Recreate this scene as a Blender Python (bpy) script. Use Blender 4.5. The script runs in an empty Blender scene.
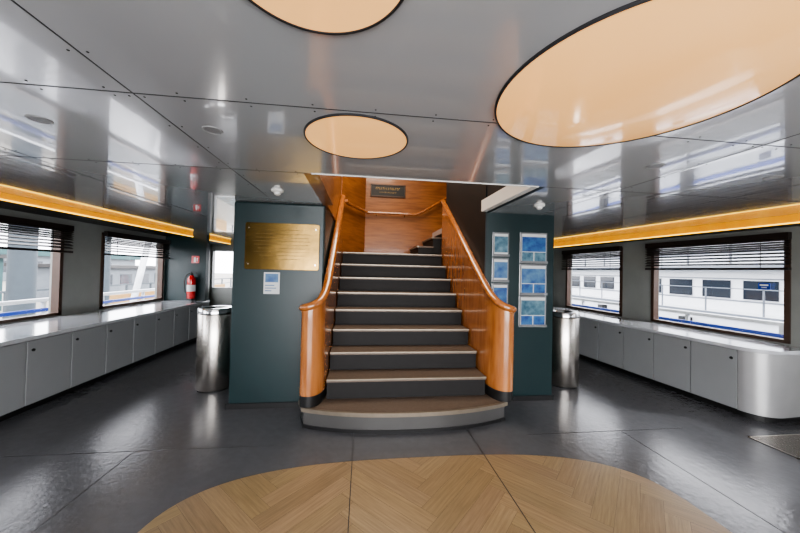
import bpy, bmesh, math, random
from mathutils import Vector, Matrix
random.seed(4)
SC=bpy.context.scene
COL=SC.collection
SC.view_settings.view_transform='AgX'
try: SC.view_settings.look='AgX - Medium High Contrast'
except Exception: pass
def lin(c):
    return tuple(((v/255)/12.92 if v/255<=0.04045 else ((v/255+0.055)/1.055)**2.4) for v in c)
# ---------------- materials ----------------
def mat(name,rgb,rough=.5,metal=0,var=0,vscale=5,bump=0,bscale=60,emit=None,es=0,coat=0,rgb2=None,stretch=(1,1,1),rvar=0,crough=.08,detail=6,cior=1.5,spec=.5):
    m=bpy.data.materials.new(name); m.use_nodes=True
    nt=m.node_tree; N=nt.nodes; L=nt.links
    b=N['Principled BSDF']
    col=lin(rgb)+(1,)
    b.inputs['Base Color'].default_value=col
    b.inputs['Roughness'].default_value=rough
    b.inputs['Metallic'].default_value=metal
    b.inputs['Specular IOR Level'].default_value=spec
    if coat:
        b.inputs['Coat Weight'].default_value=coat
        b.inputs['Coat Roughness'].default_value=crough
        b.inputs['Coat IOR'].default_value=cior
    tc=N.new('ShaderNodeTexCoord'); mp=N.new('ShaderNodeMapping'); mp.inputs['Scale'].default_value=stretch
    L.new(tc.outputs['Object'],mp.inputs['Vector'])
    nz=N.new('ShaderNodeTexNoise'); nz.inputs['Scale'].default_value=vscale; nz.inputs['Detail'].default_value=detail
    L.new(mp.outputs[0],nz.inputs['Vector'])
    if var or rgb2:
        cr=N.new('ShaderNodeValToRGB')
        c2=lin(rgb2) if rgb2 else tuple(v*(1-var) for v in col[:3])
        c1=col[:3] if rgb2 else tuple(min(1,v*(1+var)) for v in col[:3])
        cr.color_ramp.elements[0].position=.3; cr.color_ramp.elements[1].position=.7
        cr.color_ramp.elements[0].color=c2+(1,); cr.color_ramp.elements[1].color=c1+(1,)
        L.new(nz.outputs['Fac'],cr.inputs[0]); L.new(cr.outputs[0],b.inputs['Base Color'])
    if rvar:
        mr=N.new('ShaderNodeMapRange'); mr.inputs[1].default_value=.3; mr.inputs[2].default_value=.7
        mr.inputs[3].default_value=max(0.02,rough-rvar); mr.inputs[4].default_value=rough+rvar
        L.new(nz.outputs['Fac'],mr.inputs[0]); L.new(mr.outputs[0],b.inputs['Roughness'])
    if bump:
        n2=N.new('ShaderNodeTexNoise'); n2.inputs['Scale'].default_value=bscale; n2.inputs['Detail'].default_value=2
        L.new(mp.outputs[0],n2.inputs['Vector'])
        bp=N.new('ShaderNodeBump'); bp.inputs['Strength'].default_value=bump; bp.inputs['Distance'].default_value=.01
        L.new(n2.outputs['Fac'],bp.inputs['Height']); L.new(bp.outputs[0],b.inputs['Normal'])
        if coat: L.new(bp.outputs[0],b.inputs['Coat Normal'])
    if emit:
        b.inputs['Emission Color'].default_value=lin(emit)+(1,)
        b.inputs['Emission Strength'].default_value=es
    return m
M={}
M['ceil']=mat('ceiling_panel',(202,203,206),.16,.22,var=.02,vscale=1.2,bump=.06,bscale=1.8,coat=1,crough=.02,cior=1.65)
M['seam']=mat('seam_dark',(40,40,43),.5)
M['ring']=mat('downlight_ring',(140,140,142),.4)
M['floor']=mat('vinyl_floor',(84,85,88),.23,0,var=.05,vscale=14,bump=.18,bscale=22,detail=1)
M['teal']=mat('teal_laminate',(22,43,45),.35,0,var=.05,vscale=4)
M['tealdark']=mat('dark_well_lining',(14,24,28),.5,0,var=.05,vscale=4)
M['wall']=mat('grey_wall',(136,138,134),.5,var=.05)
M['whitewall']=mat('white_wall',(205,205,205),.5,var=.04)
M['bronze']=mat('bronze_frame',(74,56,46),.4,.2,var=.1)
M['dark']=mat('dark_frame',(40,38,38),.45,var=.1)
M['black']=mat('black_rubber',(14,14,15),.5,var=.1)
M['wood']=mat('cherry_wood',(180,118,66),.24,0,rgb2=(148,90,46),vscale=3.5,stretch=(5,5,.8),coat=.9)
M['woodrail']=mat('cherry_rail',(180,114,62),.16,0,rgb2=(146,86,42),vscale=7,stretch=(3,1,3),coat=1)
M['woodwall']=mat('cherry_wall',(156,100,54),.35,0,rgb2=(120,72,36),vscale=3,stretch=(1,1,8),coat=.3)
M['cab']=mat('cabinet_grey',(142,144,145),.45,var=.03,vscale=3)
M['cabend']=mat('brushed_panel',(172,172,172),.38,.5,var=.04)
M['top']=mat('counter_top',(188,190,194),.14,var=.04,vscale=8,coat=.8)
M['steel']=mat('brushed_steel',(212,206,198),.27,1,var=.06,vscale=3,stretch=(1,1,40))
M['chrome']=mat('chrome',(210,210,210),.14,1)
M['brass']=mat('brass',(126,102,58),.18,.95,var=.16,vscale=3,bump=.2,bscale=6)
M['brassdark']=mat('engraving',(92,74,42),.4,.8)
M['gilt']=mat('gilt',(150,120,66),.4,.6)
M['tread']=mat('tread_carpet',(94,81,70),.5,var=.12,vscale=30,bump=.1)
M['riser']=mat('riser_dark',(30,29,29),.6,var=.08,vscale=12,spec=.3)
M['nosing']=mat('nosing_metal',(134,124,110),.36,.6,var=.06,vscale=20)
M['step0']=mat('first_step_face',(92,91,90),.34,.5,var=.06)
M['disc']=mat('light_membrane',(240,194,134),.2,emit=(255,188,112),es=.95,coat=1,crough=.06,cior=1.9)
M['fascia']=mat('self_lit_wood_fascia',(205,150,46),.35,emit=(255,168,24),es=.6,rgb2=(170,104,26),vscale=2,stretch=(1,3,1))  # wood given its own emission to stand for the LED wash on it
M['led']=mat('led_strip',(255,200,90),.4,emit=(255,212,74),es=3.4)
M['blind']=mat('blind_slat',(32,23,20),.4,var=.1)
M['paper']=mat('paper',(205,208,208),.6,var=.03)
M['red']=mat('red_paint',(190,16,16),.25,coat=.6,var=.05)
M['blue']=mat('blue_paint',(16,60,160),.4,var=.05)
M['white']=mat('white_paint',(232,232,228),.45,var=.03)
M['shipwhite']=mat('ship_white_paint',(214,216,218),.45,var=.04)
M['shipgrey']=mat('ship_grey_paint',(100,106,114),.45,var=.06)
M['winblack']=mat('ship_glass',(24,32,42),.1)
M['orange']=mat('orange_paint',(200,105,20),.5,var=.05)
M['leaf']=mat('leaflet_print',(12,50,120),.4,rgb2=(70,124,172),vscale=11)
M['leafb']=mat('leaflet_print_green',(30,76,100),.4,rgb2=(110,146,160),vscale=14)
M['leafc']=mat('leaflet_print_pale',(100,140,170),.4,rgb2=(24,68,130),vscale=9)
M['acryl']=mat('acrylic_frame',(168,170,172),.2,.6)
M['water']=mat('harbour_water',(60,80,90),.08,rgb2=(36,50,56),vscale=1.5,bump=.6,bscale=3)
M['quay']=mat('quay_concrete',(130,126,118),.8,var=.12,vscale=2)
M['bld']=mat('teal_building',(34,70,72),.6,var=.1)
M['bldgrey']=mat('grey_building',(96,102,108),.6,var=.1)
M['post']=mat('post_paint',(66,74,80),.6,var=.1)
M['tan']=mat('tan_timber',(150,116,66),.6,var=.15)
g=bpy.data.materials.new('window_glass'); g.use_nodes=True; nt=g.node_tree; nt.nodes.clear()
o=nt.nodes.new('ShaderNodeOutputMaterial'); mx=nt.nodes.new('ShaderNodeMixShader'); tr=nt.nodes.new('ShaderNodeBsdfTransparent'); gl=nt.nodes.new('ShaderNodeBsdfGlossy')
gl.inputs['Roughness'].default_value=.02; mx.inputs[0].default_value=.05
nt.links.new(tr.outputs[0],mx.inputs[1]); nt.links.new(gl.outputs[0],mx.inputs[2]); nt.links.new(mx.outputs[0],o.inputs[0])
M['glass']=g
p=bpy.data.materials.new('herringbone_oak'); p.use_nodes=True; nt=p.node_tree; b=nt.nodes['Principled BSDF']
at=nt.nodes.new('ShaderNodeAttribute'); at.attribute_name='tone'
uv=nt.nodes.new('ShaderNodeUVMap'); uv.uv_map='UVMap'
mp=nt.nodes.new('ShaderNodeMapping'); mp.inputs['Scale'].default_value=(2.2,38,1)
nz=nt.nodes.new('ShaderNodeTexNoise'); nz.inputs['Scale'].default_value=1.6; nz.inputs['Detail'].default_value=7; nz.inputs['Roughness'].default_value=.65
cr=nt.nodes.new('ShaderNodeValToRGB'); cr.color_ramp.elements[0].position=.25; cr.color_ramp.elements[1].position=.75
cr.color_ramp.elements[0].color=lin((114,96,70))+(1,); cr.color_ramp.elements[1].color=lin((152,130,98))+(1,)
ml=nt.nodes.new('ShaderNodeMix'); ml.data_type='RGBA'; ml.blend_type='MULTIPLY'; ml.inputs[0].default_value=1
nt.links.new(uv.outputs[0],mp.inputs[0]); nt.links.new(mp.outputs[0],nz.inputs['Vector']); nt.links.new(nz.outputs[0],cr.inputs[0])
nt.links.new(cr.outputs[0],ml.inputs[6]); nt.links.new(at.outputs['Color'],ml.inputs[7]); nt.links.new(ml.outputs[2],b.inputs['Base Color'])
b.inputs['Roughness'].default_value=.36
M['plank']=p
# ---------------- geometry helpers ----------------
def bx(bm,x0,x1,y0,y1,z0,z1,mi=0):
    vs=[bm.verts.new((x,y,z)) for x in (x0,x1) for y in (y0,y1) for z in (z0,z1)]
    for f in ((0,1,3,2),(4,6,7,5),(0,4,5,1),(2,3,7,6),(0,2,6,4),(1,5,7,3)):
        fc=bm.faces.new([vs[i] for i in f]); fc.material_index=mi
def finish(name,bm,mats,parent=None,frame=None,smooth=False,bevel=0,**props):
    bmesh.ops.recalc_face_normals(bm,faces=bm.faces)
    me=bpy.data.meshes.new(name); bm.to_mesh(me); bm.free()
    if not isinstance(mats,(list,tuple)): mats=[mats]
    for m in mats: me.materials.append(M[m])
    ob=bpy.data.objects.new(name,me); COL.objects.link(ob)
    if smooth:
        for f in me.polygons: f.use_smooth=True
        try: me.set_sharp_from_angle(angle=math.radians(40))
        except Exception: pass
    if bevel:
        md=ob.modifiers.new('bevel','BEVEL'); md.width=bevel; md.segments=2; md.limit_method='ANGLE'
    if parent is not None: ob.parent=parent
    elif frame is not None: ob.matrix_world=frame
    for k,v in props.items(): ob[k]=v
    return ob
def boxes(name,lst,mats,**kw):
    bm=bmesh.new()
    for b in lst: bx(bm,*b)
    return finish(name,bm,mats,**kw)
def thing(name,label,cat,loc=(0,0,0),rz=0,frame=None,group=None):
    e=bpy.data.objects.new(name,None); e.empty_display_size=.1; COL.objects.link(e)
    m=Matrix.Translation(Vector(loc))@Matrix.Rotation(rz,4,'Z')
    e.matrix_world=(frame@m) if frame is not None else m
    e['label']=label; e['category']=cat
    if group: e['group']=group
    return e
def dup(e,frame_loc=None,mw=None,label=None):
    n=e.copy(); COL.objects.link(n)
    if mw is not None: n.matrix_world=mw
    if label: n['label']=label
    def rec(src,dst):
        for c in src.children:
            k=c.copy(); COL.objects.link(k); k.parent=dst
            rec(c,k)
    rec(e,n)
    return n
def lathe(bm,prof,seg=40,cx=0,cy=0,mi=0,z0=0):
    rings=[]
    for r,z in prof:
        if r<1e-5: rings.append([bm.verts.new((cx,cy,z+z0))])
        else: rings.append([bm.verts.new((cx+r*math.cos(2*math.pi*i/seg),cy+r*math.sin(2*math.pi*i/seg),z+z0)) for i in range(seg)])
    for a,b in zip(rings,rings[1:]):
        for i in range(seg):
            j=(i+1)%seg
            if len(a)==1 and len(b)==1: continue
            if len(a)==1: f=bm.faces.new([a[0],b[j],b[i]])
            elif len(b)==1: f=bm.faces.new([a[i],a[j],b[0]])
            else: f=bm.faces.new([a[i],a[j],b[j],b[i]])
            f.material_index=mi
def prism(bm,poly,z0,z1,mi=0):
    a=[bm.verts.new((x,y,z0)) for x,y in poly]; b=[bm.verts.new((x,y,z1)) for x,y in poly]
    n=len(poly)
    f=bm.faces.new(a[::-1]); f.material_index=mi
    f=bm.faces.new(b); f.material_index=mi
    for i in range(n):
        f=bm.faces.new([a[i],a[(i+1)%n],b[(i+1)%n],b[i]]); f.material_index=mi
def tube(bm,pts,r,seg=10,mi=0,sx=1,sz=1):
    rings=[]
    pts=[Vector(p) for p in pts]
    for i,pnt in enumerate(pts):
        t=(pts[min(i+1,len(pts)-1)]-pts[max(i-1,0)]).normalized()
        up=Vector((0,0,1)) if abs(t.z)<.95 else Vector((0,1,0))
        s=t.cross(up).normalized(); u=s.cross(t).normalized()
        rings.append([bm.verts.new(pnt+s*(r*sx*math.cos(2*math.pi*k/seg))+u*(r*sz*math.sin(2*math.pi*k/seg))) for k in range(seg)])
    for a,b in zip(rings,rings[1:]):
        for k in range(seg):
            j=(k+1)%seg; f=bm.faces.new([a[k],a[j],b[j],b[k]]); f.material_index=mi
    bm.faces.new(rings[0][::-1]); bm.faces.new(rings[-1])
def bez(p0,p1,p2,p3,n):
    o=[]
    for i in range(n+1):
        t=i/n; o.append(tuple((1-t)**3*a+3*(1-t)**2*t*b+3*(1-t)*t*t*c+t**3*d for a,b,c,d in zip(p0,p1,p2,p3)))
    return o
FR=Matrix.Translation((4.23,3.04,0))@Matrix.Rotation(math.radians(4.4),4,'Z')@Matrix.Translation((-4.23,-3.04,0))
CZ=2.28
# ---------------- floor ----------------
boxes('floor',[(-4.6,5.7,-3.2,9.7,-.1,0)],'floor',kind='structure')
def clip(poly,clipper):
    out=poly
    n=len(clipper)
    for i in range(n):
        a=clipper[i]; b=clipper[(i+1)%n]
        inp=out; out=[]
        if not inp: return []
        def side(p): return (b[0]-a[0])*(p[1]-a[1])-(b[1]-a[1])*(p[0]-a[0])
        for j in range(len(inp)):
            P=inp[j]; Q=inp[(j+1)%len(inp)]
            sp,sq=side(P),side(Q)
            if sp>=0: out.append(P)
            if (sp>=0)!=(sq>=0):
                t=sp/(sp-sq); out.append((P[0]+(Q[0]-P[0])*t,P[1]+(Q[1]-P[1])*t))
    return out
def sup(a,b,e,cx,cy,n=90):
    o=[]
    for i in range(n):
        t=2*math.pi*i/n; c,s=math.cos(t),math.sin(t)
        o.append((cx+a*math.copysign(abs(c)**(2/e),c),cy+b*math.copysign(abs(s)**(2/e),s)))
    return o
oval=sup(1.77,.81,2.95,.5,1.75,120)
bm=bmesh.new(); uvl=bm.loops.layers.uv.new('UVMap'); cl=bm.loops.layers.float_color.new('tone')
W=.125; nn=6; R2=math.sqrt(.5)
def tw(u,v): return (.505+(u*R2-v*R2)*1.0, 1.75+(u*R2+v*R2))
def plank(u0,v0,du,dv,horiz):
    g=.0006
    q=[(u0+g,v0+g),(u0+du-g,v0+g),(u0+du-g,v0+dv-g),(u0+g,v0+dv-g)]
    w=[tw(*k) for k in q]
    c=clip(w,oval)
    if len(c)<3: return
    k=random.uniform(.87,1.07); kk=(k,k*random.uniform(.97,1.02),k*random.uniform(.93,1.02),1)
    vs=[]
    for pnt in c:
        if not vs or (Vector((pnt[0],pnt[1],.003))-vs[-1].co).length>1e-5: vs.append(bm.verts.new((pnt[0],pnt[1],.003)))
    if len(vs)>3 and (vs[0].co-vs[-1].co).length<1e-5: bm.verts.remove(vs.pop())
    if len(vs)<3: return
    f=bm.faces.new(vs)
    ox,oy=random.uniform(0,50),random.uniform(0,50)
    for l in f.loops:
        X=l.vert.co.x-.505; Y=l.vert.co.y-1.75
        u=(X*R2+Y*R2); v=(-X*R2+Y*R2)
        l[uvl].uv=(u+ox,v+oy) if horiz else (v+ox,u+oy)
        l[cl]=kk
for y in range(-28,29):
    for x0 in range(-36,37):
        if (x0-y)%(2*nn)==0: plank(x0*W,y*W,nn*W,W,True)
for x in range(-28,29):
    for y0 in range(-36,37):
        if (y0-x-1)%(2*nn)==0: plank(x*W,y0*W,W,nn*W,False)
me=bpy.data.meshes.new('floor_inlay'); bm.to_mesh(me); bm.free(); me.materials.append(M['plank'])
ob=bpy.data.objects.new('floor_inlay',me); COL.objects.link(ob); ob['kind']='structure'
bm=bmesh.new(); prism(bm,oval,.0005,.0015); finish('floor_inlay_base',bm,'dark',kind='structure')
T=[]
def trim(lst,m,frame=None):
    n='trim_%d'%(len(T)+1)
    o=boxes(n,lst,m,frame=frame,kind='structure'); T.append(o); return o
trim([(-.053,-.047,-3,3.0,.003,.0045)],'seam'); trim([(1.057,1.063,-3,3.0,.003,.0045)],'seam')
trim([(-1.853,-1.847,-3,2.84,0,.0012),(-3.4,-.6,2.837,2.843,0,.0012),(1.6,3.3,2.837,2.843,0,.0012),(2.6,2.606,-3,2.84,0,.0012)],'seam')
# ---------------- ceiling ----------------
OX0,OX1,OY0,OY1=-.44,1.47,2.43,6.6
boxes('ceiling',[(-4.6,5.7,-3.2,OY0,CZ,CZ+.1),(-4.6,OX0,OY0,OY1,CZ,CZ+.1),(OX1,5.7,OY0,OY1,CZ,CZ+.1),(-4.6,5.7,OY1,9.7,CZ,CZ+.1)],'ceil',kind='structure')
def rivets(bm,pts):
    for x,y in pts: lathe(bm,[(.0045,0),(.004,-.002),(0,-.003)],8,x,y,0,CZ-.0005)
bm=bmesh.new(); s=.0028
for X in (-.99,2.15,-2.3,3.3): bx(bm,X-s,X+s,-3,3.6 if X in(-.99,2.15) else 7.4,CZ-.0015,CZ)
for Y in (.3,1.435,-.9): bx(bm,-3.8,4.7,Y-s,Y+s,CZ-.0015,CZ)
bx(bm,-3.8,OX0,2.43-s,2.43+s,CZ-.0015,CZ); bx(bm,OX1,4.7,2.43-s,2.43+s,CZ-.0015,CZ)
rp=[]
for X in (-.99,2.15,-2.3,3.3):
    y=-.5
    while y<3.4: rp+= [(X-.03,y),(X+.03,y)]; y+=.28
for Y in (.3,1.435,2.43):
    x=-3.6
    while x<4.5:
        if not(Y>2.3 and OX0-.05<x<OX1+.05): rp+=[(x,Y-.03),(x,Y+.03)]
        x+=.28
rivets(bm,rp)
o=finish('trim_ceiling',bm,'seam',kind='structure'); o.name='trim_20'
def disc(cx,cy,r,label,sag=.0):
    e=thing('ceiling_light',label,'ceiling light',(cx,cy,CZ))
    R=r-.006
    prof=[(0,-.006-sag)]+[(R*k/16,-.006-sag*(1-(k/16)**2.4)) for k in range(1,17)]+[(R,-.001)]
    bm=bmesh.new(); lathe(bm,prof,96); finish('light_membrane',bm,'disc',parent=e,smooth=True)
    bm=bmesh.new(); lathe(bm,[(r-.006,0),(r-.006,-.009),(r,-.010),(r+.003,-.007),(r+.003,0)],96); finish('rim',bm,'seam',parent=e,smooth=True)
disc(-.05,1.74,.283,'round warm-lit ceiling disc with dark rim before the stairs')
disc(-.135,.725,.24,'round warm-lit ceiling disc with dark rim')
disc(1.045,1.12,.515,'very large round warm-lit ceiling disc with dark rim',.028)
first=None
for (x,y) in [(-.817,1.76),(2.9,1.88),(1.894,1.82),(-1.656,1.78)]:
    if first is None:
        first=thing('downlight','small recessed round downlight with grey ring','downlight',(x,y,CZ),group='ceiling downlights')
        bm=bmesh.new(); lathe(bm,[(.05,0),(.048,-.004),(.04,-.005),(.036,-.001)],28); finish('ring',bm,'ring',parent=first,smooth=True)
        bm=bmesh.new(); lathe(bm,[(0,-.002),(.037,-.002),(.037,-.0005)],28); finish('lens',bm,'ring',parent=first)
    else: dup(first,mw=Matrix.Translation((x,y,CZ)))
d=thing('smoke_detector','small white round smoke detector on the ceiling','smoke detector',(-.815,3.02,CZ),group='ceiling detectors')
bm=bmesh.new(); lathe(bm,[(.055,0),(.055,-.012),(.04,-.02)],28); lathe(bm,[(.0,-.02),(.04,-.02)],28); finish('base',bm,'white',parent=d,smooth=True)
bm=bmesh.new(); lathe(bm,[(.03,-.02),(.028,-.04),(.015,-.048),(0,-.05)],28); finish('sensor_head',bm,'white',parent=d,smooth=True)
dup(d,mw=Matrix.Translation((1.84,3.08,CZ)))
# ---------------- walls ----------------
def sidewall(name,X0,X1,y0,y1,wins,m,frame=None):
    l=[(X0,X1,y0,y1,-.1,.80),(X0,X1,y0,y1,2.08,CZ+.1)]
    ys=[y0]+[v for w in wins for v in w]+[y1]
    for i in range(0,len(ys),2): l.append((X0,X1,ys[i],ys[i+1],.80,2.08))
    return boxes(name,l,m,frame=frame,kind='structure')
LW=[(-1.5,.25),(.9,2.65),(3.3,5.06),(5.73,7.36)]
RW=[(-1.4,.25),(.8,2.45),(3.0,4.64),(5.19,6.64)]
sidewall('wall_left',-4.5,-4.35,-3.2,9.7,LW+[(7.8,9.3)],'wall')
sidewall('wall_right',4.97,5.12,-3.4,9.8,RW,'wall',FR)
boxes('wall_back',[(-4.5,-4.3,9.5,9.65,0,CZ),(-2.9,5,9.5,9.65,0,CZ),(-4.3,-2.9,9.5,9.65,0,.95),(-4.3,-2.9,9.5,9.65,2.0,CZ)],'wall',kind='structure')
boxes('wall_front',[(-4.5,-2.5,-3.2,-3.05,0,CZ),(3.3,5.6,-3.2,-3.05,0,CZ),(-2.5,3.3,-3.2,-3.05,0,.1),(-2.5,3.3,-3.2,-3.05,2.2,CZ)],'whitewall',kind='structure')
boxes('wall_bulkhead_left',[(-4.35,-3.5,7.42,7.55,0,CZ)],'teal',kind='structure')
boxes('wall_bulkhead_right',[(2.35,4.9,7.3,7.42,0,CZ)],'teal',kind='structure')
boxes('wall_casing_left',[(-1.43,-.44,3.6,7.4,0,CZ)],'teal',bevel=.02,kind='structure')
boxes('wall_casing_right',[(1.45,2.35,3.6,5.35,0,CZ),(1.45,2.35,5.35,7.3,0,1.8)],'teal',kind='structure')
trim([(-1.45,-.42,3.585,3.6,0,.06)],'black'); trim([(1.43,2.37,3.585,3.6,0,.06)],'black')
wn=0
def window(X,y0,y1,side,frame=None,z0=.80,z1=2.08):
    global wn; wn+=1
    t=.05; xa,xb=X-.04,X+.06
    if side<0: xa,xb=X-.06,X+.04
    w=boxes('window_%d'%wn,[(xa,xb,y0,y0+t,z0,z1),(xa,xb,y1-t,y1,z0,z1),(xa,xb,y0,y1,z0,z0+.04),(xa,xb,y0,y1,z1-.05,z1)],'bronze',frame=frame,kind='structure')
    p=boxes('pane',[(X-.004+side*.02,X+.004+side*.02,y0+t,y1-t,z0+.04,z1-.05)],'glass',parent=w)
for y0,y1 in LW+[(7.8,9.3)]: window(-4.37,y0,y1,-1)
for y0,y1 in RW: window(4.99,y0,y1,1,FR)
def blind(X,y0,y1,zb,side,frame=None,open_=.35):
    e=thing('venetian_blind','dark brown venetian blind half lowered over a window','window blind',(X,(y0+y1)/2,0),frame=frame,group='cabin window blinds')
    h=(y1-y0)/2+.03
    bm=bmesh.new(); z=2.01
    while z>zb+.03:
        q=.011*side
        vs=[bm.verts.new(v) for v in ((-.027,-h,z-q),(.027,-h,z+q),(.027,h,z+q),(-.027,h,z-q))]
        vt=[bm.verts.new(v.co+Vector((0,0,.009))) for v in vs]
        bm.faces.new(vs[::-1]); bm.faces.new(vt)
        for i in range(4): bm.faces.new([vs[i],vs[(i+1)%4],vt[(i+1)%4],vt[i]])
        z-=.028 if z>1.90 else .042
    finish('slats',bm,'blind',parent=e)
    boxes('headrail',[(-.03,.03,-h,h,2.02,2.10)],'blind',parent=e)
    boxes('bottom_rail',[(-.028,.028,-h,h,zb,zb+.03)],'blind',parent=e)
    for k in (-.7,.7): boxes('cord',[(-.003,.003,h*k-.003,h*k+.003,zb,2.05)],'black',parent=e)
for y0,y1 in LW: blind(-4.26,y0,y1,1.70,-1)
for y0,y1 in RW: blind(4.89,y0,y1,1.66,1,FR)
def fascia(x0,x1,face,y0,y1,z0,frame,label):
    e=thing('light_pelmet',label,'cove light',((x0+x1)/2,y0,z0),frame=frame)
    cx=(x0+x1)/2
    boxes('casing',[(x0-cx,x1-cx,.012,y1-y0,0,CZ-z0-.001)],'dark',parent=e)
    a=(face-cx)
    s=1 if a>0 else -1
    boxes('self_lit_fascia',[(min(a,a+s*.01),max(a,a+s*.01),0,y1-y0,0,CZ-z0-.002)],'fascia',parent=e)
    boxes('led_strip',[(min(a,a+s*.02),max(a,a+s*.02),0,y1-y0,.004,.016)],'led',parent=e)
fascia(-4.349,-3.80,-3.80,1.0,7.418,2.195,None,'long glowing wooden light pelmet above the windows')
fascia(-4.349,-3.80,-3.80,7.552,9.4,2.195,None,'short glowing wooden light pelmet beyond the bulkhead')
fascia(4.72,4.965,4.72,.5,7.2,2.17,FR,'long slim glowing wooden light pelmet above the windows')
# ---------------- cabinets ----------------
def cabinet(loc,rz,frame,w,depth,grp,label):
    e=thing('storage_cabinet',label,'cabinet',loc,rz,frame,grp)
    boxes('body',[(.02,depth,.002,w-.002,.07,.745)],'cab',parent=e)
    boxes('plinth',[(.05,depth,.002,w-.002,0,.07)],'black',parent=e)
    d=boxes('door',[(0,.02,.006,w-.006,.075,.735)],'cab',parent=e,bevel=.003)
    bm=bmesh.new(); lathe(bm,[(0,.02),(.014,.02),(.016,.012),(.008,.006),(.008,0)],16)
    bmesh.ops.rotate(bm,verts=bm.verts,matrix=Matrix.Rotation(-math.pi/2,3,'Y'))
    bmesh.ops.translate(bm,verts=bm.verts,vec=(0,.05 if rz==0 else w-.05,.64))
    finish('knob',bm,'black',parent=d,smooth=True)
    return e
lab='grey laminate cabinet with one flat door under the counter'
e0=cabinet((4.23,3.04,0),0,FR,.478,.72,'cabinets under the window counter',lab)
for i in range(1,8): dup(e0,mw=FR@Matrix.Translation((4.23,3.04+.478*i,0)))
e1=cabinet((-3.4,3.12,0),math.pi,None,.5,.93,'cabinets under the window counter',lab)
for i in range(1,9): dup(e1,mw=Matrix.Translation((-3.4,3.12+.5*i,0))@Matrix.Rotation(math.pi,4,'Z'))
e=thing('corner_cabinet','silver curved end cabinet closing the counter','cabinet',(4.23,3.04,0),0,FR)
def endpoly(off,r=.25):
    pts=[(off,0)]
    for i in range(1,13):
        a=math.pi*i/24; pts.append((r-(r-off)*math.cos(a),-(r-off)*math.sin(a)))
    pts+= [(.73,-(r-off)),(.73,0)]
    return pts
bm=bmesh.new(); prism(bm,endpoly(0.004),.07,.745); finish('curved_body',bm,'cabend',parent=e,smooth=True)
bm=bmesh.new(); prism(bm,endpoly(0.045),0,.07); finish('plinth',bm,'black',parent=e)
e=thing('countertop','long pale grey countertop with rounded end','countertop',(4.23,3.04,.745),0,FR)
pl=[(-.015,4.2),(-.015,0)]
for i in range(1,13):
    a=math.pi*i/24; pl.append((.25-.265*math.cos(a),-.265*math.sin(a)))
pl+=[(.735,-.265),(.735,4.2)]
bm=bmesh.new(); prism(bm,pl,0,.04); finish('worktop',bm,'top',parent=e,bevel=.006)
e=thing('countertop','long pale grey countertop under the windows','countertop',(-3.4,2.62,.745))
boxes('worktop',[(-.945,.015,0,4.79,0,.04)],'top',parent=e,bevel=.006)
e=thing('filler_panel','narrow grey filler panel ending the cabinet row','cabinet panel',(-3.4,7.12,0))
boxes('panel',[(-.94,-.0,.003,.295,.07,.744)],'cab',parent=e); boxes('plinth',[(-.94,-.05,.003,.295,0,.07)],'black',parent=e)
# ---------------- staircase ----------------
ST=thing('staircase','broad dark stair with metal nosings and cherry balustrades','staircase',(.51,3.2,0))
INV=Matrix.Translation((-.51,-3.2,0))
def sp(name,bm,m,par=None,**kw):
    bmesh.ops.transform(bm,matrix=INV,verts=bm.verts)
    o=finish(name,bm,m,parent=par or ST,**kw)
    return o
r,gg=.205,.29
def bow(off):
    pts=[]
    x0,x1=-.62+off*.6,1.60-off*.6
    n=36
    for i in range(n+1):
        t=i/n; x=x0+(x1-x0)*t; k=2*t-1
        y=2.93+off+.20*abs(k)**2.4+ (.16*max(0,(abs(k)-.93)/.07)**2)
        pts.append((x,y))
    return [(x1,3.598),(x0,3.598)]+pts
bm=bmesh.new(); prism(bm,bow(.03)[::1],0,.165); s0=sp('step',bm,'step0',smooth=True)
bm=bmesh.new(); prism(bm,bow(.0),.165,.2); sp('tread',bm,'tread',smooth=True)
bm=bmesh.new()
a=bow(-.004)[2:]; b=bow(.022)[2:]
va=[bm.verts.new((x,y,.203)) for x,y in a]; vb=[bm.verts.new((x,y,.203)) for x,y in b]; vc=[bm.verts.new((x,y,.165)) for x,y in a]
for i in range(len(a)-1):
    bm.faces.new([va[i],va[i+1],vb[i+1],vb[i]]); bm.faces.new([vc[i],vc[i+1],va[i+1],va[i]])
sp('nosing',bm,'nosing')
bm=bmesh.new(); prism(bm,bow(.02),0,.03); sp('plinth',bm,'black')
for i in range(1,9):
    y=2.98+gg*i; z=r*(i+1); yn=(y+gg+.03) if i<8 else 5.66
    bm=bmesh.new(); bx(bm,-.345,1.37,y+.035,yn,z-r-.0 if i>1 else .2,z-.03); sp('step',bm,'riser')
    bm=bmesh.new(); bx(bm,-.345,1.37,y+.006,yn,z-.03,z-.001); sp('tread',bm,'tread')
    bm=bmesh.new(); bx(bm,-.345,1.37,y,y+.018,z-.013,z+.002); sp('nosing',bm,'nosing')
bm=bmesh.new(); prism(bm,[(-.40,5.66),(1.44,5.66),(1.6,6.6),(-.02,6.6)],1.6,1.844); sp('landing',bm,'tread')
for j in range(5):
    x=.98+.27*j; z=1.845+.17*(j+1)
    bm=bmesh.new(); bx(bm,x+.02,x+.3,5.6,6.55,1.6,z-.03); sp('step',bm,'riser')
    bm=bmesh.new(); bx(bm,x,x+.3,5.59,6.55,z-.03,z); sp('tread',bm,'tread')
    bm=bmesh.new(); bx(bm,x-.004,x+.03,5.585,6.55,z-.026,z+.003); sp('nosing',bm,'nosing')
def zn(y): return r*(1+(y-2.98)/gg)
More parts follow.
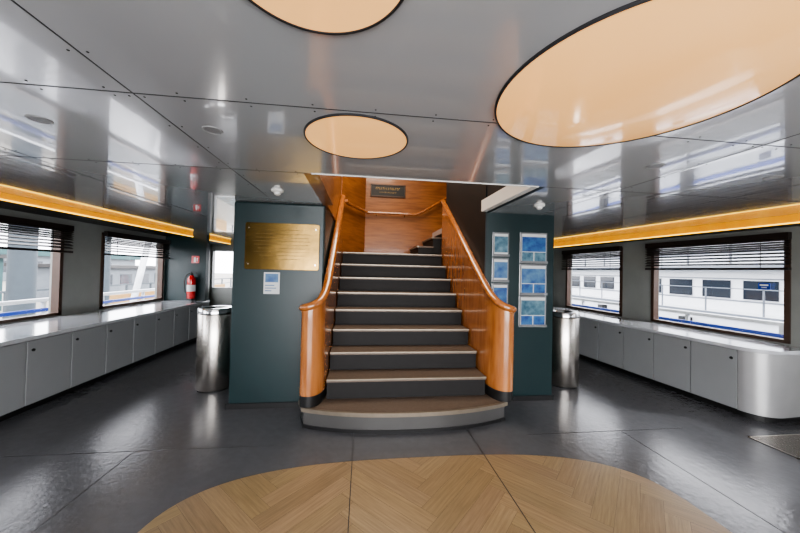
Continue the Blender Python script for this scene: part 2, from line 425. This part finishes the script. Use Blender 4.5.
def balustrade(sgn):
    path=[(1.405,5.42-.08*i) for i in range(24)]
    path=[q for q in path if q[1]>3.52]
    path+=bez((1.405,3.5),(1.405,3.28),(1.425,3.15),(1.515,3.12),14)
    path+=bez((1.515,3.12),(1.58,3.10),(1.62,3.15),(1.61,3.24),9)[1:]
    zt=[]; s=0; prev=None
    for q in path:
        if q[1]>=3.5: z=zn(q[1])+.88
        else:
            s+=math.dist(q,prev); z0=zn(3.5)+.88
            zz=z0-.70*s
            k=.05; z=1.15+ (k*math.log(1+math.exp((zz-1.15)/k)))
        prev=q; zt.append(z)
    if sgn<0: path=[(1.03-x,y) for x,y in path]
    def ribbon(bm,th,fb,ft):
        L=[];
        n=len(path)
        for i,q in enumerate(path):
            a=path[max(0,i-1)]; b=path[min(n-1,i+1)]
            t=Vector((b[0]-a[0],b[1]-a[1])).normalized(); nrm=Vector((-t.y,t.x))
            zb,ztt=fb(i),ft(i)
            l=Vector(q)+nrm*th/2; rr=Vector(q)-nrm*th/2
            L.append([bm.verts.new((l.x,l.y,zb)),bm.verts.new((l.x,l.y,ztt)),bm.verts.new((rr.x,rr.y,ztt)),bm.verts.new((rr.x,rr.y,zb))])
        for a,b in zip(L,L[1:]):
            for k in range(4): bm.faces.new([a[k],a[(k+1)%4],b[(k+1)%4],b[k]])
        bm.faces.new(L[0]); bm.faces.new(L[-1][::-1])
    bm=bmesh.new(); ribbon(bm,.036,lambda i:.31,lambda i:zt[i]-.02)
    bal=sp('balustrade',bm,'wood',smooth=True)
    bm=bmesh.new(); ribbon(bm,.03,lambda i:.2,lambda i:.31); sp('base_board',bm,'black',par=bal,smooth=True)
    bm=bmesh.new(); tube(bm,[(q[0],q[1],z) for q,z in zip(path,zt)],.046,16,sx=1.0,sz=.85)
    sp('handrail',bm,'woodrail',par=bal,smooth=True)
balustrade(1); balustrade(-1)
def quadwall(name,pts,z0,z1,m,th=.05):
    bm=bmesh.new(); 
    (xa,ya),(xb,yb)=pts
    t=Vector((xb-xa,yb-ya)).normalized(); n=Vector((-t.y,t.x))*th
    prism(bm,[(xa,ya),(xb,yb),(xb+n.x,yb+n.y),(xa+n.x,ya+n.y)],z0,z1); return finish(name,bm,m,kind='structure')
quadwall('wall_stairwell_left',((-.42,2.43),(-.42,5.66)),2.279,4.5,'woodwall')
quadwall('wall_landing_left',((-.40,5.66),(.02,6.56)),1.6,4.5,'woodwall')
quadwall('wall_landing_back',((.02,6.56),(3.2,6.56)),1.6,4.5,'woodwall')
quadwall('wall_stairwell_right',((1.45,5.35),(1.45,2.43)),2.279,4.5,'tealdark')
quadwall('wall_stairwell_front',((1.5,2.43),(-.46,2.43)),2.38,4.5,'whitewall')
quadwall('wall_upper_right',((3.2,6.6),(3.2,5.35)),2.0,4.5,'whitewall')
quadwall('wall_upper_front',((3.2,5.35),(1.5,5.35)),2.38,4.5,'whitewall')
boxes('ceiling_stairwell',[(-.5,3.3,2.4,6.65,4.5,4.55)],'whitewall',kind='structure')
trim([(1.385,1.449,2.43,3.55,2.278,2.41)],'white'); trim([(-.419,-.355,2.43,3.599,2.278,3.6)],'woodwall'); trim([(-.41,1.44,2.428,2.44,2.275,2.38)],'white')
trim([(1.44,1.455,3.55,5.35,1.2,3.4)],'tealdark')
e=thing('wall_handrail','cherry wood handrail following the landing wall','handrail',(.5,6.4,2.75))
pts=[(-.33,5.6,2.78),(-.30,5.68,2.75),(.06,6.47,2.75),(1.08,6.47,2.75),(1.25,6.46,2.82),(2.2,6.46,3.42)]
bm=bmesh.new(); tube(bm,[(a-.5,b-6.4,c-2.75) for a,b,c in pts],.03,12); finish('rail',bm,'woodrail',parent=e,smooth=True)
for x in (.25,.85):
    bm=bmesh.new(); tube(bm,[(x-.5,.07,-.03),(x-.5,.155,-.05)],.01,8); finish('bracket',bm,'brass',parent=e)
e=thing('name_plaque','dark framed rectangular plaque with small gilt lettering on wood wall','plaque',(.49,6.555,3.12))
boxes('board',[(-.36,.36,-.02,0,0,.24)],'black',parent=e)
boxes('frame',[(-.37,.37,-.03,0,-.01,.012),(-.37,.37,-.03,0,.228,.25),(-.37,-.35,-.03,0,0,.24),(.35,.37,-.03,0,0,.24)],'bronze',parent=e)
bars=[]
for (zz,w0,hh) in ((.14,.26,.045),(.07,.18,.022)):
    x=-w0
    while x<w0-.01:
        w=hh*.55; bars.append((x,x+w*.3,-.0225,-.02,zz,zz+hh)); 
        if random.random()<.6: bars.append((x,x+w,-.0225,-.02,zz+hh*.8,zz+hh))
        if random.random()<.5: bars.append((x,x+w,-.0225,-.02,zz,zz+hh*.2))
        x+=w*1.5
boxes('gilt_lettering',bars,'gilt',parent=e)
# ---------------- plaque, notice, leaflets ----------------
e=thing('brass_plaque','large polished brass plaque with engraved outlines and screws','plaque',(-.897,3.598,1.53))
bm=bmesh.new()
c=.015; pp=[(-.4+c,0),(.4-c,0),(.4,c),(.4,.52-c),(.4-c,.52),(-.4+c,.52),(-.4,.52-c),(-.4,c)]
a=[bm.verts.new((x,-.012,z)) for x,z in pp]; b=[bm.verts.new((x,0,z)) for x,z in pp]
bm.faces.new(a); bm.faces.new(b[::-1])
for i in range(8): bm.faces.new([a[i],a[(i+1)%8],b[(i+1)%8],b[i]])
finish('plate',bm,'brass',parent=e,bevel=.003)
lines=[]
for k,(z,w) in enumerate([(.44,.18),(.395,.30),(.355,.28),(.315,.31),(.275,.30),(.235,.26),(.195,.30),(.155,.24),(.115,.2)]):
    x=-w
    while x<w:
        q=random.uniform(.008,.03); lines.append((x,min(x+q,w),-.0126,-.012,z,z+.007)); x+=q+.014
boxes('engraving',lines,'brassdark',parent=e)
for x in(-.36,.36):
    for z in (.06,.46):
        bm=bmesh.new(); bx(bm,x-.007,x+.007,-.016,-.012,z-.007,z+.007); finish('screw',bm,'chrome',parent=e)
e=thing('notice','small white paper notice with blue print taped on wall','notice',(-1.005,3.6,1.26))
boxes('sheet',[(-.085,.085,-.003,0,0,.24)],'paper',parent=e)
boxes('print',[(-.07,.07,-.004,-.003,.13,.225),(-.07,.03,-.004,-.003,.09,.1),(-.07,.05,-.004,-.003,.06,.07),(-.07,.0,-.004,-.003,.03,.04)],'leafc',parent=e)
def leaflet(x0,x1,z0,z1,big,label,grp,mats):
    e=thing('leaflet_holder',label,'leaflet holder',((x0+x1)/2,3.6,z0),group=grp)
    w=(x1-x0)/2; h=z1-z0
    boxes('back_plate',[(-w,w,-.012,0,0,h)],'acryl',parent=e,bevel=.003)
    boxes('leaflet',[(-w+.02,w-.02,-.02,-.012,.02,h-.02)],'paper',parent=e)
    if big:
        boxes('printed_picture',[(-w+.024,w-.024,-.022,-.02,h*.38,h-.055)],mats[0],parent=e)
        boxes('printed_band',[(-w+.024,-.006,-.022,-.02,.03,h*.36),(.006,w-.024,-.022,-.02,.03,h*.36)],mats[1],parent=e)
    else:
        boxes('printed_picture',[(-w+.022,w-.022,-.022,-.02,.05,h-.05)],mats[0],parent=e)
    boxes('front_lip',[(-w,w,-.035,-.028,0,.03),(-w,w,-.03,0,0,.006)],'acryl',parent=e)
mm=[('leaf','leafb'),('leafc','leaf'),('leafb','leaf')]
for k in range(3): leaflet(1.55,1.76,1.13+k*.31,1.13+k*.31+.295,False,'small clear leaflet holder with blue brochures','small leaflet holders',mm[k])
for k in range(3): leaflet(1.90,2.255,.90+k*.388,.90+k*.388+.38,True,'wide silver leaflet holder with blue travel prints','wide leaflet holders',mm[(k*2+2)%3])
# ---------------- bins ----------------
def bin_(x,y,rad,h,src=None):
    e=thing('waste_bin','tall cylindrical brushed steel waste bin beside the casing','waste bin',(x,y,0),group='steel waste bins')
    bm=bmesh.new(); lathe(bm,[(0,.02),(rad*.97,.02),(rad,.03),(rad,h-.08),(rad*.985,h-.075)],56); finish('body',bm,'steel',parent=e,smooth=True)
    bm=bmesh.new(); lathe(bm,[(0,0),(rad*.93,0),(rad*.93,.02),(0,.02)],40); finish('foot_ring',bm,'black',parent=e)
    bm=bmesh.new(); lathe(bm,[(rad*.985,h-.07),(rad*1.01,h-.065),(rad*1.01,h-.015),(rad*.96,h),(rad*.7,h),(rad*.62,h-.03),(rad*.6,h-.1),(0,h-.1)],56); finish('lid_ring',bm,'chrome',parent=e,smooth=True)
    return e
b0=bin_(-1.86,4.24,.2,1.03)
dup(b0,mw=Matrix.Translation((2.84,4.1,0)))
# ---------------- fire extinguisher ----------------
e=thing('fire_extinguisher','red fire extinguisher with black hose hung on dark bulkhead','fire extinguisher',(-3.72,7.285,.84))
bm=bmesh.new(); lathe(bm,[(0,0),(.07,0),(.082,.015),(.082,.40),(.072,.45),(.04,.49),(.03,.51),(0,.51)],28); finish('cylinder',bm,'red',parent=e,smooth=True)
bm=bmesh.new(); lathe(bm,[(.03,.51),(.03,.55),(0,.55)],16); bx(bm,-.02,.1,-.012,.012,.55,.565); bx(bm,-.02,.09,-.012,.012,.58,.592); bx(bm,-.02,-.0,-.012,.012,.54,.59); finish('valve_handle',bm,'black',parent=e)
bm=bmesh.new(); tube(bm,bez((-.02,0,.54),(-.16,-.02,.56),(-.14,-.03,.3),(-.1,-.05,.12),14),.011,8); finish('hose',bm,'black',parent=e,smooth=True)
bm=bmesh.new(); lathe(bm,[(.0832,.16),(.0832,.30)],28); finish('label_band',bm,'paper',parent=e,smooth=True)
boxes('wall_bracket',[(-.03,.03,.08,.135,-.05,.46),(-.03,.03,-.05,.135,-.054,0)],'dark',parent=e)
e=thing('safety_sign','small red square fire equipment sign with white symbol','sign',(-3.72,7.42,1.62))
boxes('plate',[(-.08,.08,-.006,0,0,.16)],'red',parent=e)
boxes('symbol',[(-.03,.01,-.008,-.006,.02,.11),(-.02,0,-.008,-.006,.11,.13),(.03,.045,-.008,-.006,.04,.11)],'white',parent=e)
e=thing('window_sticker','small blue and white square sticker on window','sign',(4.975,3.18,1.42),0,FR)
boxes('sheet',[(-.004,0,0,.11,0,.08)],'blue',parent=e); boxes('print',[(-.006,-.004,.015,.095,.045,.065),(-.006,-.004,.03,.08,.02,.03)],'white',parent=e)
e=thing('floor_grille','flat metal floor ventilation grille set in dark floor','floor grille',(3.78,2.27,0))
boxes('frame',[(0,.75,0,.015,0,.006),(0,.75,.345,.36,0,.006),(0,.015,0,.36,0,.006),(.735,.75,0,.36,0,.006)],'steel',parent=e)
boxes('slats',[(.02+i*.024,.03+i*.024,.015,.345,0,.005) for i in range(30)],'steel',parent=e)
# ---------------- outside ----------------
boxes('water_surface',[(-60,60,-40,70,-2.2,-2.1)],'water',kind='structure')
def bulwark(name,x,fr):
    e=thing(name,'white ship side rail with blue stripe outside windows','ship railing',(x,0,0),0,fr)
    boxes('top_rail',[(-.05,.05,-4,12,.84,.90)],'shipwhite',parent=e)
    boxes('mid_rail',[(-.03,.03,-4,12,.66,.72)],'blue',parent=e)
    boxes('side_plate',[(-.02,.02,-4,12,-.4,.6)],'shipwhite',parent=e)
    boxes('stanchions',[(-.025,.025,-4+i*1.3,-3.95+i*1.3,.5,.86) for i in range(12)],'shipwhite',parent=e)
bulwark('deck_railing',6.4,FR); bulwark('deck_railing',-5.8,None)
boxes('outer_deck_floor',[(5.15,6.5,-4,12,-.1,.0)],'quay',kind='structure')
e=thing('passenger_ship','long white passenger ship with rows of dark windows','ship',(12,4,-2.1))
bm=bmesh.new(); bx(bm,-.0,5,-22,22,0,2.5); finish('hull',bm,'shipwhite',parent=e)
boxes('superstructure',[(.9,5,-20,20,2.5,4.0),(1.4,5,-18,18,4.0,7.2)],'shipwhite',parent=e)
for i in range(24):
    wo=boxes('cabin_window',[(.86,.9,-15+i*1.28,-14.1+i*1.28,2.95,3.58)],'winblack',parent=e)
boxes('window_trim',[(.87,.91,-16,17,3.62,3.66),(.87,.91,-16,17,2.86,2.90)],'shipgrey',parent=e)
boxes('hull_stripe',[(-.04,0,-22,22,1.55,1.68)],'blue',parent=e)
boxes('rubbing_strake',[(-.1,0,-22,22,2.36,2.5)],'shipgrey',parent=e)
boxes('hull_fenders',[(-.25,0,-18+i*4,-17.7+i*4,1.0,2.2) for i in range(10)],'black',parent=e)
boxes('deck_edge',[(.4,.9,-20,20,3.95,4.08)],'shipgrey',parent=e)
boxes('side_deck_rail',[(.05,.09,-20,20,3.30,3.33),(.05,.08,-20,20,2.9,2.92)]+[(.05,.08,-20+i*1.6,-19.96+i*1.6,2.5,3.32) for i in range(25)],'shipgrey',parent=e)
boxes('deck_rail',[(.5,.55,-20,20,4.9,4.95),(.5,.55,-20,20,4.5,4.54)]+[(.5,.55,-20+i*1.4,-19.95+i*1.4,4.1,4.95) for i in range(29)],'shipgrey',parent=e)
boxes('orange_lifebuoy_box',[(.7,.9,-3.3,-2.9,2.55,2.85),(.7,.9,3,3.4,2.55,2.85)],'orange',parent=e)
boxes('quay_ground',[(-90,-11,-60,110,-2.1,-.6)],'quay',kind='structure')
e=thing('harbour_building','long grey harbour building with teal roof band','building',(-40,10,-.6))
boxes('walls',[(-8,0,-30,50,0,3.0)],'bldgrey',parent=e)
boxes('roof_band',[(-8.5,.6,-30.5,50.5,3.0,3.8)],'bld',parent=e)
boxes('windows',[(0,.03,-29+i*3.6,-27.2+i*3.6,1.0,2.3) for i in range(21)],'winblack',parent=e)
e=thing('pier_hut','small teal timber hut on the quay','hut',(-17,14.4,-.6))
boxes('walls',[(-1.3,1.3,-1.2,1.2,0,2.3)],'bld',parent=e); boxes('roof',[(-1.6,1.6,-1.5,1.5,2.3,2.45)],'dark',parent=e); boxes('hut_window',[(1.3,1.33,-.7,.6,1,1.8)],'winblack',parent=e)
e=thing('pier_shed','low grey shed with dark roof on the quay','shed',(-18,24,-.6))
boxes('walls',[(-2,2,-3.5,3.5,0,1.9)],'bldgrey',parent=e); boxes('roof',[(-2.3,2.3,-3.8,3.8,1.9,2.1)],'dark',parent=e); boxes('shed_windows',[(2,2.03,-3+i*1.7,-2+i*1.7,.8,1.5) for i in range(4)],'winblack',parent=e)
e=thing('timber_stack','tan timber fender boards along the quay edge','timber',(-11.0,20,-2.0))
boxes('boards',[(0,.2,-7,6,1.4,2.2)],'tan',parent=e)
def post(x,y,rr,h):
    e=thing('mooring_post','thick grey steel mooring post standing in the harbour','post',(x,y,-2.1),group='mooring posts')
    bm=bmesh.new(); lathe(bm,[(0,0),(rr,0),(rr,h-.4),(rr*1.1,h-.35),(rr*1.1,h-.1),(0,h)],24); finish('shaft',bm,'post',parent=e,smooth=True)
    return e
p0=post(-8.2,8.55,.24,6.0)
for x,y in ((-10.4,13.8),(-10.4,18.5)): dup(p0,mw=Matrix.Translation((x,y,-2.1)))
e=thing('gangway_pole','slanted white gangway pole outside the window','pole',(-6.6,9.4,-1))
bm=bmesh.new(); tube(bm,[(0,0,0),(.35,1.2,5.5)],.08,14); finish('shaft',bm,'shipwhite',parent=e,smooth=True)
e=thing('pier_railing','grey metal railing along the quay edge','railing',(-11.3,10,-.6))
boxes('rails',[(-.03,.03,-14,20,1.15,1.22),(-.02,.02,-14,20,.8,.84),(-.02,.02,-14,20,.4,.44)],'post',parent=e)
for i in range(21): boxes('rail_post',[(-.04,.04,-14+i*1.7,-13.92+i*1.7,0,1.2)],'post',parent=e)
# ---------------- lights ----------------
w=bpy.data.worlds.new('sky'); SC.world=w; w.use_nodes=True
bg=w.node_tree.nodes['Background']; bg.inputs[0].default_value=lin((240,241,248))+(1,); bg.inputs[1].default_value=10
def area(loc,rot,sx,sy,pw,col):
    l=bpy.data.lights.new('area_light','AREA'); l.shape='RECTANGLE'; l.size=sx; l.size_y=sy; l.energy=pw; l.color=col
    o=bpy.data.objects.new('area_light',l); COL.objects.link(o); o.location=loc; o.rotation_euler=rot; return o
area((.35,4.3,4.42),(0,0,0),1.0,2.4,110,(1,.88,.74))
area((.5,-2.6,1.1),(math.radians(108),0,0),5,1.8,205,(1,.97,.93))  # added fill light behind the camera to brighten the room, not a fixture
sun=bpy.data.lights.new('sun','SUN'); sun.energy=5; sun.angle=math.radians(3); so=bpy.data.objects.new('sun',sun); COL.objects.link(so); so.rotation_euler=(math.radians(20),math.radians(58),0)
# ---------------- camera ----------------
th=math.radians(6.8); pt=math.atan(4.3/310); ro=math.radians(1.3)
f=Vector((math.sin(th)*math.cos(pt),math.cos(th)*math.cos(pt),math.sin(pt)))
rt=Vector((math.cos(th),-math.sin(th),0)); up=rt.cross(f)
rc=rt*math.cos(ro)+up*math.sin(ro); uc=up*math.cos(ro)-rt*math.sin(ro)
cd=bpy.data.cameras.new('camera'); cd.lens=310*36/800; cd.sensor_width=36; cd.clip_start=.02; cd.clip_end=300
cam=bpy.data.objects.new('camera',cd); COL.objects.link(cam)
mw=Matrix((( rc.x,uc.x,-f.x,0),(rc.y,uc.y,-f.y,0),(rc.z,uc.z,-f.z,1.55),(0,0,0,1)))
cam.matrix_world=mw
SC.camera=cam
